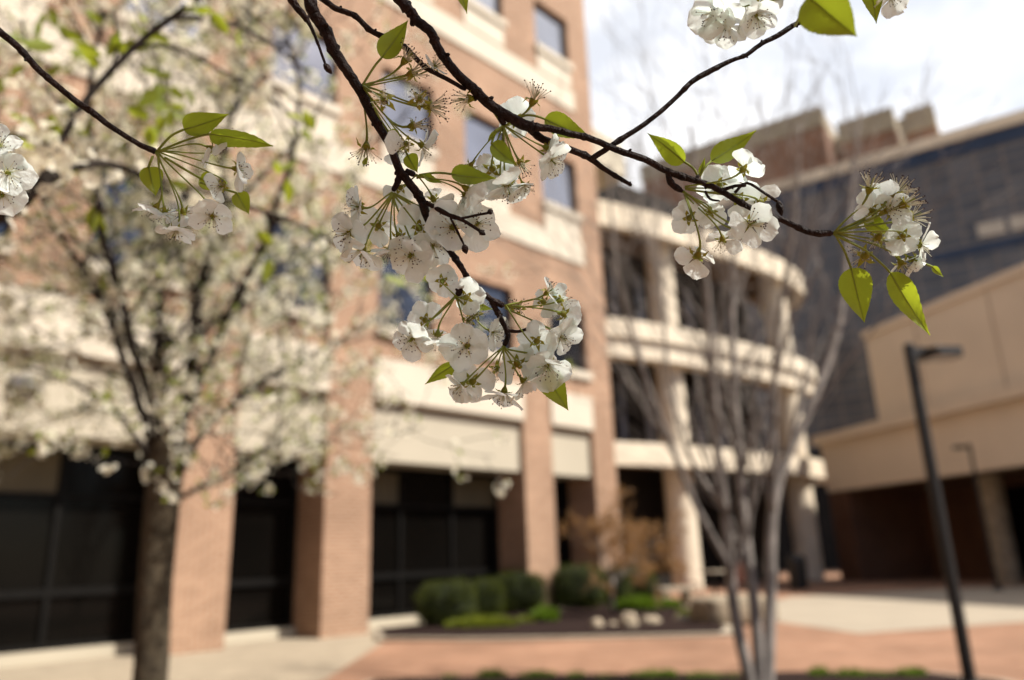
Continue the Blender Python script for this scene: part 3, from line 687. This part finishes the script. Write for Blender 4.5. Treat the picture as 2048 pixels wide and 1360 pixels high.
def flower(root, base, cx, cy, face, petals=5, Lpx=56, dY=0.0, kY=None, seed=None, stam=20, K=None):
    Lpx *= .80 if petals else .97
    rg = random.Random(hash((cx*7+cy*13)) & 0xffff)
    Lpx *= rg.uniform(.88,1.04) if petals else 1
    Yb = base[2]; Y = Yb+dY+rg.uniform(-.004,.004)
    c = at(cx, cy, Y); b = at(base[0]+rg.uniform(-3,3), base[1]+rg.uniform(-3,3), Yb); n = camvec(*face); L = px2m(Lpx, Y)
    dist = (c-b).length
    a = n.orthogonal().normalized(); bb = n.cross(a); p0 = rg.uniform(0,6.28)
    # petals
    pl = list(range(5)) if petals == 5 else petals
    if petals == 5 and rg.random() < .3: pl.pop(rg.randrange(5))
    body = MB()
    cal, stm, stk = MB(), MB(), MB()
    back = c - n*L*.17
    cal.tube([back-n*L*.12, back-n*L*.04, back+n*L*.04, c-n*L*.03, c+n*L*.012, c+n*L*.016], [L*.055,L*.10,L*.135,L*.165,L*.15,L*.01], 10)
    for k in range(5):
        t = p0+.628+k*1.2566; u = a*math.cos(t)+bb*math.sin(t); v = n.cross(u); r0 = c-n*L*.03+u*L*.13
        bend = rg.uniform(-.9,.1) if pl else rg.uniform(-1.0,.5); SL = L*rg.uniform(.34,.44)
        q1 = r0+(u*.9+n*bend*.3)*SL*.5; q2 = r0+(u*.75+n*bend*.9)*SL+v*SL*rg.uniform(-.2,.2); wv = v*SL*.26
        cal.add([r0-wv, r0+wv, q1+wv*.75, q2, q1-wv*.75, (r0+q1)/2-n*SL*.10, q1-n*SL*.05], [(0,5,6,4),(5,1,2,6),(6,2,3),(4,6,3)])
    for k in pl:
        t = p0+k*1.2566+rg.uniform(-.12,.12); u = a*math.cos(t)+bb*math.sin(t)
        petal_mesh(body, c+u*L*.10-n*L*.01+n*.0002*k, n, u, L*rg.uniform(.84,1.08), rg, rg.uniform(-.12,.55))
    for k in range(stam):
        t = rg.uniform(0,6.28); sp = rg.uniform(.12,.95); u = a*math.cos(t)+bb*math.sin(t); SL = L*rg.uniform(.42,.66)
        s0 = c+u*L*.10; d = (n*math.cos(sp)+u*math.sin(sp)); e = s0+d*SL+rvec(rg)*SL*.10; md = s0.lerp(e,.5)+n*SL*.06
        stm.tube([s0, md, e], [L*.013,L*.011,L*.009], 4, 0, caps=False)
        ar = L*.033*rg.uniform(.8,1.2); stm.add([Vector(q)*ar+e for q in OCT[0]], OCT[1], 1)
    for k in range(4):
        u = rvec(rg); e = c+(n+u*.22).normalized()*L*.36
        stm.tube([c, e], [L*.016,L*.012], 4, 2, caps=False)
    e3 = back-n*L*.10; p1 = b.lerp(e3,.33)+rvec(rg)*dist*.05; p2 = e3-n*dist*.28
    pts = [b*(1-t)**3+p1*3*t*(1-t)**2+p2*3*t*t*(1-t)+e3*t**3 for t in [i/9 for i in range(10)]]
    stk.tube(pts, lerplist([L*.050,L*.036,L*.036,L*.055], 10), 7)
    o = Vector((0,0,0))
    if pl:
        f = body.build('flower', M['petal'], root, smooth=True); cal.build('calyx', M['calyx'], f, smooth=True)
    else:
        f = cal.build('spent_flower', M['calyx'], root, smooth=True)
    stm.build('stamens', [M['filament'], M['anther'], M['stalk']], f, smooth=True); stk.build('flower_stalk', M['stalk'], f, smooth=True)
    return f
def leaf(root, stem, bx, by, tx, ty, wpx, Y, tilt=0.3, dY=0.0, fold=.35, curl=.12, mname='leaf', seed=0):
    """stem: list of photo points of the stalk; blade from (bx,by) to (tx,ty)."""
    rg = random.Random(int(bx*3+by*5)); m = MB(); b = at(bx,by,Y); t = at(tx,ty,Y+dY); ax = t-b; Ln = ax.length; ax.normalize()
    toward = (CAMP-b).normalized(); s = ax.cross(toward).normalized(); s = (s*math.cos(tilt)+toward*math.sin(tilt)).normalized(); n = s.cross(ax)
    W = px2m(wpx*1.1,Y)/2/max(.35,math.cos(tilt)); NU, NV = 30, 8
    vs = []
    for i in range(NU):
        u = i/(NU-1); wv = W*(math.sin(math.pi*min(1,u**.62)))**.85*(1-.25*u) if 0 < u < 1 else W*.03
        if u > .75: wv *= 1-.35*((u-.75)/.25)**1.5
        for j in range(NV+1):
            q = -1+2*j/NV
            z = fold*wv*(abs(q)**1.3)-curl*Ln*math.sin(u*2.6)*.5+.03*Ln*math.sin(u*7+(j>4)*1.7)*abs(q)+.012*Ln*math.sin(46*(u-.30*abs(q)))*abs(q)**.4*math.sin(math.pi*u)
            vs.append(b+ax*Ln*u+s*wv*q*(1+.035*(i%2)*(abs(q)>.9))+n*z)
    fs = [(i*(NV+1)+j,(i+1)*(NV+1)+j,(i+1)*(NV+1)+j+1,i*(NV+1)+j+1) for i in range(NU-1) for j in range(NV)]
    m.add(vs, fs, 0)
    mid = [b+ax*Ln*u+n*(-curl*Ln*math.sin(u*2.6)*.5-.00012) for u in [k/8 for k in range(9)]]
    m.tube(mid, lerplist([.00035,.00010],9), 5, 1)
    o = m.build('leaf', [M[mname], M['stalk']], root, smooth=True)
    if stem:
        k = MB(); pts = spline([at(x,y,Yy) for x, y, Yy in stem]+[b], 5); k.tube(pts, .00055, 6); k.build('leaf_stalk', M['stalk'], o, smooth=True)
    return o
def twig(mb, pl, widths, Y0=None, n=6, seed=1, bumps=True):
    """pl: photo points (x, y[, Y]); widths in photo pixels."""
    rg = random.Random(seed); P = [at(p[0],p[1],(p[2] if len(p) > 2 else Y0)) for p in pl]
    pts = spline(P, n); W = lerplist(widths, len(pts)); Ys = [(p-CAMP).dot(FWD) for p in pts]
    rr = []
    for i, (w, Y) in enumerate(zip(W, Ys)):
        k = 1+.05*mnoise.noise(Vector((i*.7+seed*9,0,0)))
        if bumps and rg.random() < .10: k += rg.uniform(.12,.30)
        rr.append(px2m(w,Y)/2*k*.92)
    pts = [p+rvec(rg)*r*.07 for p, r in zip(pts, rr)]
    rr[-1] *= .6
    mb.tube(pts, rr, 12)
    for i in range(2, len(pts)-2):                 # small spurs and lenticels
        if bumps and rg.random() < .10:
            d = rvec(rg); t = (pts[i+1]-pts[i]).normalized(); d = (d-t*d.dot(t)).normalized()
            mb.tube([pts[i]+d*rr[i]*.5, pts[i]+d*rr[i]*1.35+t*rr[i]*.3, pts[i]+d*rr[i]*1.6+t*rr[i]*.5], [rr[i]*.6,rr[i]*.4,rr[i]*.12], 7)
    return pts
def bud(root, p0, p1, wpx, Y):
    m = MB(); a, b = at(*p0,Y), at(*p1,Y); r = px2m(wpx,Y)/2
    m.tube([a, a.lerp(b,.3), a.lerp(b,.6), a.lerp(b,.85), b], [r*.5,r,r*.95,r*.5,r*.08], 9); return m.build('bud', M['twig'], root, smooth=True)
def branch(label): return thing('blossoming_branch', label, 'branch', (0,0,0), 0, 'sprays of pear blossom hanging near the camera')
def put(root, K, lst):
    for f in lst:
        kw = dict(f[3]) if len(f) > 3 else {}
        pet = kw.pop('p', 5); flower(root, K, f[0], f[1], f[2], petals=pet, **kw)
NP = dict(p=[])
# --- branch A: thin branch from the left edge
Y = .352; A_ = branch('thin dark twig entering from the left edge, ending in a blossom spray before the tree')
m = MB(); twig(m, [(-260,-130),(-120,-30),(-5,60),(38,96),(76,138),(115,172),(157,206),(187,226),(214,248),(245,268),(283,291),(312,303)], [19,16,15,14,13,15,12,11,14], Y, seed=2); m.build('twig', M['twig'], A_, smooth=True)
K8 = (314,303,Y)
put(A_, K8, [(424,298,(.75,-.35,-.35)), (474,338,(.95,-.15,.15),dict(Lpx=54)), (444,372,(-.25,-.35,.85),dict(p=[2,3],Lpx=52)), (424,432,(.25,-.6,.6),dict(Lpx=60,dY=-.006)),
   (367,426,(-.05,-.75,-.5),dict(Lpx=58)), (352,462,(-.15,-.85,.35),dict(Lpx=58,dY=-.004)), (311,416,(-.45,-.75,.1),dict(Lpx=52)), (330,425,(.1,-.9,-.2),dict(p=[0,2],Lpx=50)), (460,285,(.5,.4,.2),dict(p=[],Lpx=40,dY=.01))])
leaf(A_, [(316,300,Y),(342,272,Y)], 368,259, 457,228, 44, Y, .35)
leaf(A_, [(318,302,Y),(365,283,Y),(400,272,Y)], 420,268, 545,293, 36, Y-.004, -.5)
leaf(A_, [(306,312,Y),(300,326,Y)], 297,334, 312,392, 42, Y+.006, .3)
leaf(A_, [(330,315,Y),(380,345,Y)], 400,356, 446,378, 34, Y+.006, .2)
leaf(A_, [(400,365,Y+.004)], 474,386, 498,428, 34, Y+.006, .2)
# --- branch F: blossoms cut by the left edge
Y = .335; F_ = branch('white blossom cluster cut off by the left edge of the picture')
m = MB(); twig(m, [(-330,210),(-200,270),(-60,325)], [14,12,10], Y, seed=3); m.build('twig', M['twig'], F_, smooth=True)
put(F_, (-60,325,Y), [(0,292,(.4,.4,.75),dict(Lpx=58)), (14,346,(.9,-.1,.5),dict(Lpx=60)), (4,388,(.5,-.5,.7),dict(Lpx=58))])
# --- branch B
Y = .345; B_ = branch('thick dark branch descending the middle of the picture through five blossom clusters')
m = MB()
twig(m, [(560,-420,.42),(596,-150,.37),(618,-10,Y),(630,30,Y),(652,62,Y),(670,105,Y),(697,145,Y),(720,182,Y),(750,240,Y),(780,290,Y),(799,340,Y),(825,374,Y),(845,404,Y),(853,430,Y+.003),(878,470,Y+.006),(901,503,Y+.004),(921,532,Y),(938,559,Y),(961,582,Y),(981,599,Y),(991,618,Y),(1004,642,Y),(1016,670,Y),(1008,691,Y)],
     [34,30,26,25,22,19,18,19,20,15,12,12,13,11,12], seed=4)
twig(m, [(560,-60),(584,0),(605,28),(620,50),(635,85),(651,130)], [18,17,15,9,6,6], Y-.01, seed=5)
twig(m, [(799,344),(796,361),(786,382)], [14,13,12], Y, 4, seed=6)
twig(m, [(852,405),(898,430),(925,440),(964,465)], [11,9,8,6], Y-.003, 4, seed=7)
twig(m, [(922,437),(950,431),(980,425)], [6,5,6], Y-.003, 4, seed=8); twig(m, [(901,436),(915,463),(929,492)], [5,5,4], Y-.003, 4, seed=9)
twig(m, [(937,556),(928,576),(913,590)], [14,15,14], Y, 4, seed=10); twig(m, [(981,599),(995,606),(1008,612)], [13,14,14], Y, 4, seed=12)
twig(m, [(1014,660),(1037,663),(1060,655)], [8,7,6], Y, 4, seed=13); twig(m, [(812,342),(830,350)], [14,13], Y, 4, seed=14); twig(m, [(712,168),(722,176)], [14,12], Y, 4, seed=15)
m.build('twig', M['twig'], B_, smooth=True)
bud(B_, (649,128),(664,148), 14, Y-.01); bud(B_, (958,461),(971,470), 11, Y-.003); bud(B_, (976,426),(986,420), 12, Y-.003); bud(B_, (928,490),(933,508), 14, Y-.003); bud(B_, (1054,658),(1064,652), 9, Y)
K0 = (722,174,Y)
put(B_, K0, [(812,118,(.55,.55,.3),dict(p=[],Lpx=54)), (826,146,(.8,.15,.3),dict(p=[],Lpx=54)), (768,201,(-.1,-.05,.95),dict(p=[],Lpx=56,dY=-.03)), (839,199,(.25,.0,.95),dict(p=[],Lpx=54,dY=-.02)),
   (862,213,(.95,-.1,.25),dict(p=[],Lpx=60,stam=30)), (829,250,(.9,.15,.3),dict(p=[],Lpx=54)), (812,288,(.1,-.25,.9),dict(p=[3],Lpx=56,dY=-.015)), (732,297,(-.05,-.95,.2),dict(p=[],Lpx=56)),
   (846,292,(.75,-.35,-.25),dict(p=[0,1,2,3],Lpx=56)), (870,132,(.6,.2,.5),dict(p=[1,2],Lpx=52,dY=.012)), (796,300,(.1,-.8,.4),dict(p=[1,2],Lpx=48,dY=.008))])
leaf(B_, [(724,172,Y),(748,134,Y)], 763,116, 816,40, 44, Y, .25); leaf(B_, [(740,200,Y),(760,238,Y)], 776,262, 800,300, 32, Y+.006, .2)
leaf(B_, [(800,280,Y+.006)], 815,310, 835,345, 30, Y+.008, .3); leaf(B_, [], 727,330, 735,312, 9, Y, .2)
K1 = (786,386,Y)
put(B_, K1, [(717,414,(-.75,.05,.55),dict(Lpx=62)), (697,466,(-.6,-.3,.6),dict(Lpx=60)), (725,502,(-.25,-.85,.35),dict(Lpx=58)), (782,498,(.05,-.95,.1),dict(Lpx=58)), (799,474,(.4,-.7,.4),dict(p=[],Lpx=46)),
   (838,456,(-.3,.35,-.8),dict(Lpx=58,dY=.006)), (822,511,(-.15,-.3,.85),dict(Lpx=66,dY=-.004)), (905,455,(.0,-.05,.95),dict(Lpx=68,dY=-.002)), (953,448,(.5,.15,.75),dict(Lpx=64,dY=.004)), (757,452,(-.3,-.3,-.8),dict(Lpx=52,dY=.012)), (865,490,(.2,-.6,.6),dict(Lpx=56,dY=.006))])
K1b = (832,350,Y)
put(B_, K1b, [(934,378,(.6,-.35,-.3),dict(Lpx=52)), (932,392,(.5,-.5,.2),dict(p=[0,1,3],Lpx=50)), (868,400,(.3,-.6,-.6),dict(Lpx=52,dY=.01)), (800,375,(-.4,.0,-.8),dict(p=[0,1,2],Lpx=50,dY=.012))])
leaf(B_, [(838,350,Y),(866,346,Y),(885,346,Y)], 902,348, 993,356, 36, Y-.006, .45); leaf(B_, [(834,356,Y)], 848,352, 884,366, 14, Y-.003, .5)
K2 = (911,593,Y)
put(B_, K2, [(885,562,(.05,.25,-.95),dict(Lpx=50)), (933,595,(.35,.2,-.9),dict(Lpx=56)), (824,678,(-.35,-.45,.75),dict(Lpx=60)), (875,672,(-.1,-.9,-.2),dict(Lpx=54)), (934,692,(-.05,-.1,.98),dict(Lpx=68,dY=-.006)),
   (951,628,(.2,.1,.9),dict(p=[],Lpx=44)), (938,640,(-.2,-.2,.9),dict(p=[],Lpx=42)), (986,664,(.75,-.3,.4),dict(Lpx=52)), (850,640,(-.3,.2,-.8),dict(p=[1,2,3],Lpx=48,dY=.012))])
leaf(B_, [(918,590,Y)], 950,612, 985,618, 14, Y+.004, .4)
K3 = (1010,613,Y)
put(B_, K3, [(1096,584,(.7,.5,.25),dict(p=[1,2,3],Lpx=50)), (1087,604,(.5,-.3,-.6),dict(p=[0,2,3],Lpx=50)), (1128,628,(.65,-.2,-.65),dict(Lpx=56)), (1122,672,(.6,-.45,.6),dict(Lpx=58)), (1074,682,(.2,.45,-.75),dict(Lpx=54)), (1036,614,(.1,.2,.95),dict(p=[],Lpx=42,dY=.01)), (1120,600,(.6,.3,-.6),dict(p=[0,1],Lpx=46))])
K4 = (1007,694,Y)
put(B_, K4, [(1034,728,(.15,-.45,-.8),dict(Lpx=60)), (1094,731,(.2,-.65,.65),dict(Lpx=62)), (944,764,(-.45,-.4,-.6),dict(Lpx=58)), (922,771,(-.6,-.6,.3),dict(Lpx=46)), (1008,786,(-.15,-.9,.2),dict(Lpx=58)), (1048,764,(.55,-.7,.1),dict(Lpx=54)), (994,738,(-.1,-.5,.7),dict(p=[],Lpx=42,dY=.01)), (1068,715,(.3,-.3,-.8),dict(Lpx=56,dY=.008))])
leaf(B_, [(960,715,Y+.006)], 911,727, 850,769, 27, Y+.002, .3); leaf(B_, [(1030,712,Y+.006)], 1085,738, 1137,821, 52, Y+.004, .15)
# --- branch C with its forks and the joining thin twig
Y = .35; C_ = branch('long forked branch crossing from top centre to the right, with leaves and three blossom clusters')
m = MB()
twig(m, [(640,-300,.40),(720,-120,.37),(798,-5,Y),(820,22,Y),(835,42,Y),(862,65,Y),(875,95,Y),(892,120,Y),(917,150,Y),(950,180,Y),(974,205,Y),(1014,232,Y),(1054,252,Y),(1070,256,Y)], [26,25,22,21,20,20,21,22,24,24], seed=21)
twig(m, [(1062,253),(1103,258),(1143,268),(1183,278),(1240,302),(1288,318),(1336,343),(1394,362),(1431,376),(1483,406),(1530,428),(1571,443),(1622,465),(1664,466)], [17,15,14,15,14,13,12,13,15], Y, seed=22)
twig(m, [(1060,252),(1080,275),(1130,295),(1176,314),(1209,338),(1240,357),(1264,371)], [20,17,15,14,11,10,7], Y+.004, seed=23)
twig(m, [(1183,318),(1240,280),(1299,241),(1350,197),(1386,162),(1421,142),(1461,122),(1492,110),(1524,87),(1556,71),(1585,52),(1612,40)], [13,11,10,13,9,10,12,10], Y+.002, seed=24)
twig(m, [(540,-90,.40),(600,-35,.37),(648,0,Y),(672,17,Y),(710,32,Y),(742,62,Y),(780,78,Y),(808,93,Y),(835,120,Y),(855,138,Y),(892,157,Y),(932,180,Y)], [15,14,13,12,12,11,11,10,9], seed=25)
twig(m, [(1336,343),(1341,365),(1365,383)], [13,13,11], Y, 4, seed=26); twig(m, [(1390,360),(1398,350)], [10,8], Y, 3, seed=27)
twig(m, [(1446,380),(1470,372),(1492,371)], [9,7,8], Y, 4, seed=28); twig(m, [(1470,385),(1494,366),(1530,387),(1558,405)], [7,6,6,7], Y+.003, 4, seed=29)
twig(m, [(1000,226),(1004,242),(1010,250)], [14,13,12], Y, 3, seed=30); twig(m, [(1410,382),(1420,398),(1440,402)], [6,5,4], Y, 4, seed=33)
m.build('twig', M['twig'], C_, smooth=True)
bud(C_, (1556,402),(1564,432), 15, Y+.003); bud(C_, (1600,46),(1622,34), 15, Y)
K5 = (1008,250,Y)
put(C_, K5, [(935,197,(-.85,-.15,.35),dict(p=[],Lpx=56)), (1068,199,(.45,.75,.3),dict(p=[],Lpx=56)), (1030,240,(-.1,.5,-.75),dict(Lpx=50,dY=.012)), (941,331,(-.4,-.5,-.5),dict(Lpx=46,p=[0,1,2])), (985,338,(.1,-.2,-.95),dict(Lpx=64,dY=.008)),
   (1015,373,(.2,-.9,.1),dict(Lpx=62)), (1042,328,(.4,-.75,.35),dict(p=[],Lpx=48)), (1102,320,(.6,-.55,.4),dict(Lpx=58)), (1094,296,(.7,-.2,-.4),dict(p=[0,1,2],Lpx=50)), (1000,362,(.0,-.5,-.8),dict(Lpx=58,dY=.012)), (1048,372,(.4,-.8,.2),dict(p=[1,2,3],Lpx=48))])
leaf(C_, [(1006,254,Y),(990,268,Y)], 983,288, 1034,331, 34, Y-.003, .35); leaf(C_, [(1020,246,Y),(1050,231,Y),(1075,233,Y)], 1089,238, 1184,276, 42, Y+.003, .35)
leaf(C_, [(1006,252,Y)], 990,262, 974,288, 9, Y-.003, .4)
K6 = (1366,384,Y)
put(C_, K6, [(1378,436,(-.1,.1,-.98),dict(Lpx=48)), (1395,512,(-.05,-.5,-.8),dict(Lpx=68)), (1474,460,(.8,-.3,.3),dict(p=[],Lpx=40)), (1499,448,(.45,.1,.85),dict(Lpx=66,dY=-.006)), (1420,425,(.2,-.4,-.8),dict(Lpx=52,dY=.010)), (1445,480,(.3,-.6,-.5),dict(p=[0,1,2],Lpx=50,dY=.01))])
K6b = (1372,376,Y)
put(C_, K6b, [(1487,338,(.55,.55,-.3),dict(Lpx=54)), (1438,370,(.0,.4,-.8),dict(Lpx=54,dY=.008)), (1480,400,(.2,.0,-.9),dict(Lpx=58,dY=.008)), (1520,405,(.5,-.2,-.7),dict(p=[0,1,2],Lpx=54,dY=.008))])
leaf(C_, [(1396,352,Y),(1386,336,Y)], 1369,324, 1295,267, 38, Y+.002, .3); leaf(C_, [(1400,352,Y),(1410,334,Y)], 1422,323, 1513,260, 40, Y+.002, .3); leaf(C_, [(1398,352,Y)], 1400,348, 1410,314, 10, Y, .3)
K7 = (1668,466,Y)
put(C_, K7, [(1740,374,(.1,.85,.35),dict(p=[],Lpx=54)), (1744,422,(-.2,.35,-.85),dict(Lpx=52)), (1796,384,(.5,.75,.3),dict(p=[],Lpx=58,stam=26)), (1811,407,(.75,.4,.3),dict(p=[],Lpx=56,stam=26)), (1777,420,(.1,.2,.9),dict(p=[1,2],Lpx=56)), (1824,434,(.9,.25,.15),dict(p=[],Lpx=56)),
   (1806,472,(.3,-.2,-.8),dict(Lpx=50)), (1755,476,(-.1,-.4,-.8),dict(p=[],Lpx=48)), (1729,512,(.0,-.15,-.97),dict(p=[],Lpx=56,stam=26)), (1842,490,(.9,-.1,.25),dict(Lpx=60)), (1803,527,(.6,-.6,-.3),dict(p=[0,1],Lpx=56)), (1828,520,(.6,-.5,.3),dict(p=[1,2,3],Lpx=54)), (1770,400,(.3,.5,-.7),dict(p=[0,1,4],Lpx=54,dY=.006))])
leaf(C_, [(1672,472,Y),(1688,500,Y),(1696,520,Y)], 1702,536, 1729,645, 60, Y, .1); leaf(C_, [(1674,470,Y),(1730,500,Y),(1766,530,Y)], 1780,545, 1861,671, 46, Y, .25)
leaf(C_, [(1676,466,Y),(1710,452,Y)], 1728,438, 1788,470, 32, Y+.005, .3); leaf(C_, [(1830,520,Y)], 1864,533, 1887,554, 12, Y+.004, .3)
K9 = (1600,-12,.335)
put(C_, K9, [(1428,28,(-.45,-.35,.5),dict(Lpx=62)), (1453,50,(-.2,-.7,.3),dict(Lpx=58)), (1512,30,(.1,-.75,.4),dict(Lpx=62)), (1525,8,(.3,.2,-.8),dict(Lpx=60))])
leaf(C_, [(1590,52,.32),(1606,20,.29)], 1618,-6, 1713,72, 92, .27, .1, dY=-.01)
# --- branch G: top right corner scrap, and the leaf tip at top centre
Y = .33; G_ = branch('single leaf and blossom hanging from above at the top right corner')
m = MB(); twig(m, [(1600,-400),(1680,-240),(1745,-110)], [13,11,9], Y, seed=41); m.build('twig', M['twig'], G_, smooth=True)
leaf(G_, [(1745,-108,Y),(1740,-80,Y)], 1740,-62, 1753,46, 46, Y, .2); put(G_, (1745,-110,Y), [(1782,-6,(.3,-.6,.5),dict(Lpx=52))])
H_ = branch('lone leaf tip hanging from above at the top centre')
m = MB(); twig(m, [(780,-360),(850,-230),(898,-130)], [13,11,9], .36, seed=42); m.build('twig', M['twig'], H_, smooth=True)
leaf(H_, [(898,-128,.36),(904,-100,.36)], 906,-82, 934,26, 42, .36, .2)

# --- softer limbs a metre or more away, upper left
N_ = branch('dark out-of-focus limb with young leaves crossing the upper left before the tree')
m, lf, fl = MB(), MB(), MB(); rg = random.Random(77); PT = []
for pl, w, s in (([(-200,540,1.05),(-30,455,1.1),(60,395,1.1),(112,300,1.12),(180,190,1.15),(280,85,1.18),(390,0,1.2),(470,-80,1.25)], [26,22,16,15,14,12], 51),
                 ([(-60,470,1.08),(30,408,1.1),(90,362,1.15),(150,333,1.2),(210,328,1.25),(270,345,1.3),(340,385,1.35),(420,410,1.4)], [36,30,23,17,13,10], 52),
                 ([(345,35,1.2),(430,42,1.3),(500,62,1.4),(560,100,1.5),(620,150,1.55)], [11,9,8,7], 53),
                 ([(275,92,1.18),(350,96,1.25),(440,140,1.35),(520,185,1.45),(600,240,1.5)], [8,7,6,5], 54),
                 ([(115,297,1.12),(70,280,1.1),(20,265,1.1)], [8,7,6], 55), ([(150,235,1.14),(95,180,1.2),(60,110,1.25),(40,30,1.3)], [8,6,5,4], 56),
                 ([(220,148,1.16),(235,90,1.2),(225,20,1.25)], [7,6,5], 57), ([(210,328,1.25),(195,400,1.2),(180,460,1.2)], [7,5,4], 58), ([(270,352,1.3),(400,380,1.4),(520,420,1.5),(600,450,1.55),(700,500,1.6)], [8,9,9,9,8], 59)):
    PT += twig(m, pl, w, seed=s, bumps=False)
m.build('limb', M['twig_far'], N_, smooth=True)
for x, y in [(30,55),(85,40),(95,15),(185,20),(130,60),(145,85),(60,80),(110,90),(140,105),(50,130),(280,50),(300,65),(310,165),(320,185),(340,205),(325,150),(250,215),(310,220),(390,215),(300,250),(320,262),(130,215),(105,335),(185,410),(195,425),(605,220),(610,240),(555,320),(590,325),(575,355),(510,460),(540,515),(470,60),(420,20),(20,150),(70,160),(330,230),(240,60),(800,545),(815,575),(760,470)]:
    p = at(x, y, rg.uniform(1.15,1.5)); small_leaf(lf, p, rvec(rg)*.8+UP*-.4, rg.uniform(.034,.052), rg)
    for _k in range(rg.randint(0,2)): small_leaf(lf, p+rvec(rg)*.02, rvec(rg)*.8+UP*-.5, rg.uniform(.03,.045), rg)
for _ in range(22):
    p = rg.choice(PT)
    if p.z < 0 : continue
    cluster(fl, lf, p+rvec(rg)*.03, rg, (4,8), .05, .0125, 1)
lf.build('leaves', M['leaf_far'], N_); fl.build('blossoms', M['blossom'], N_)
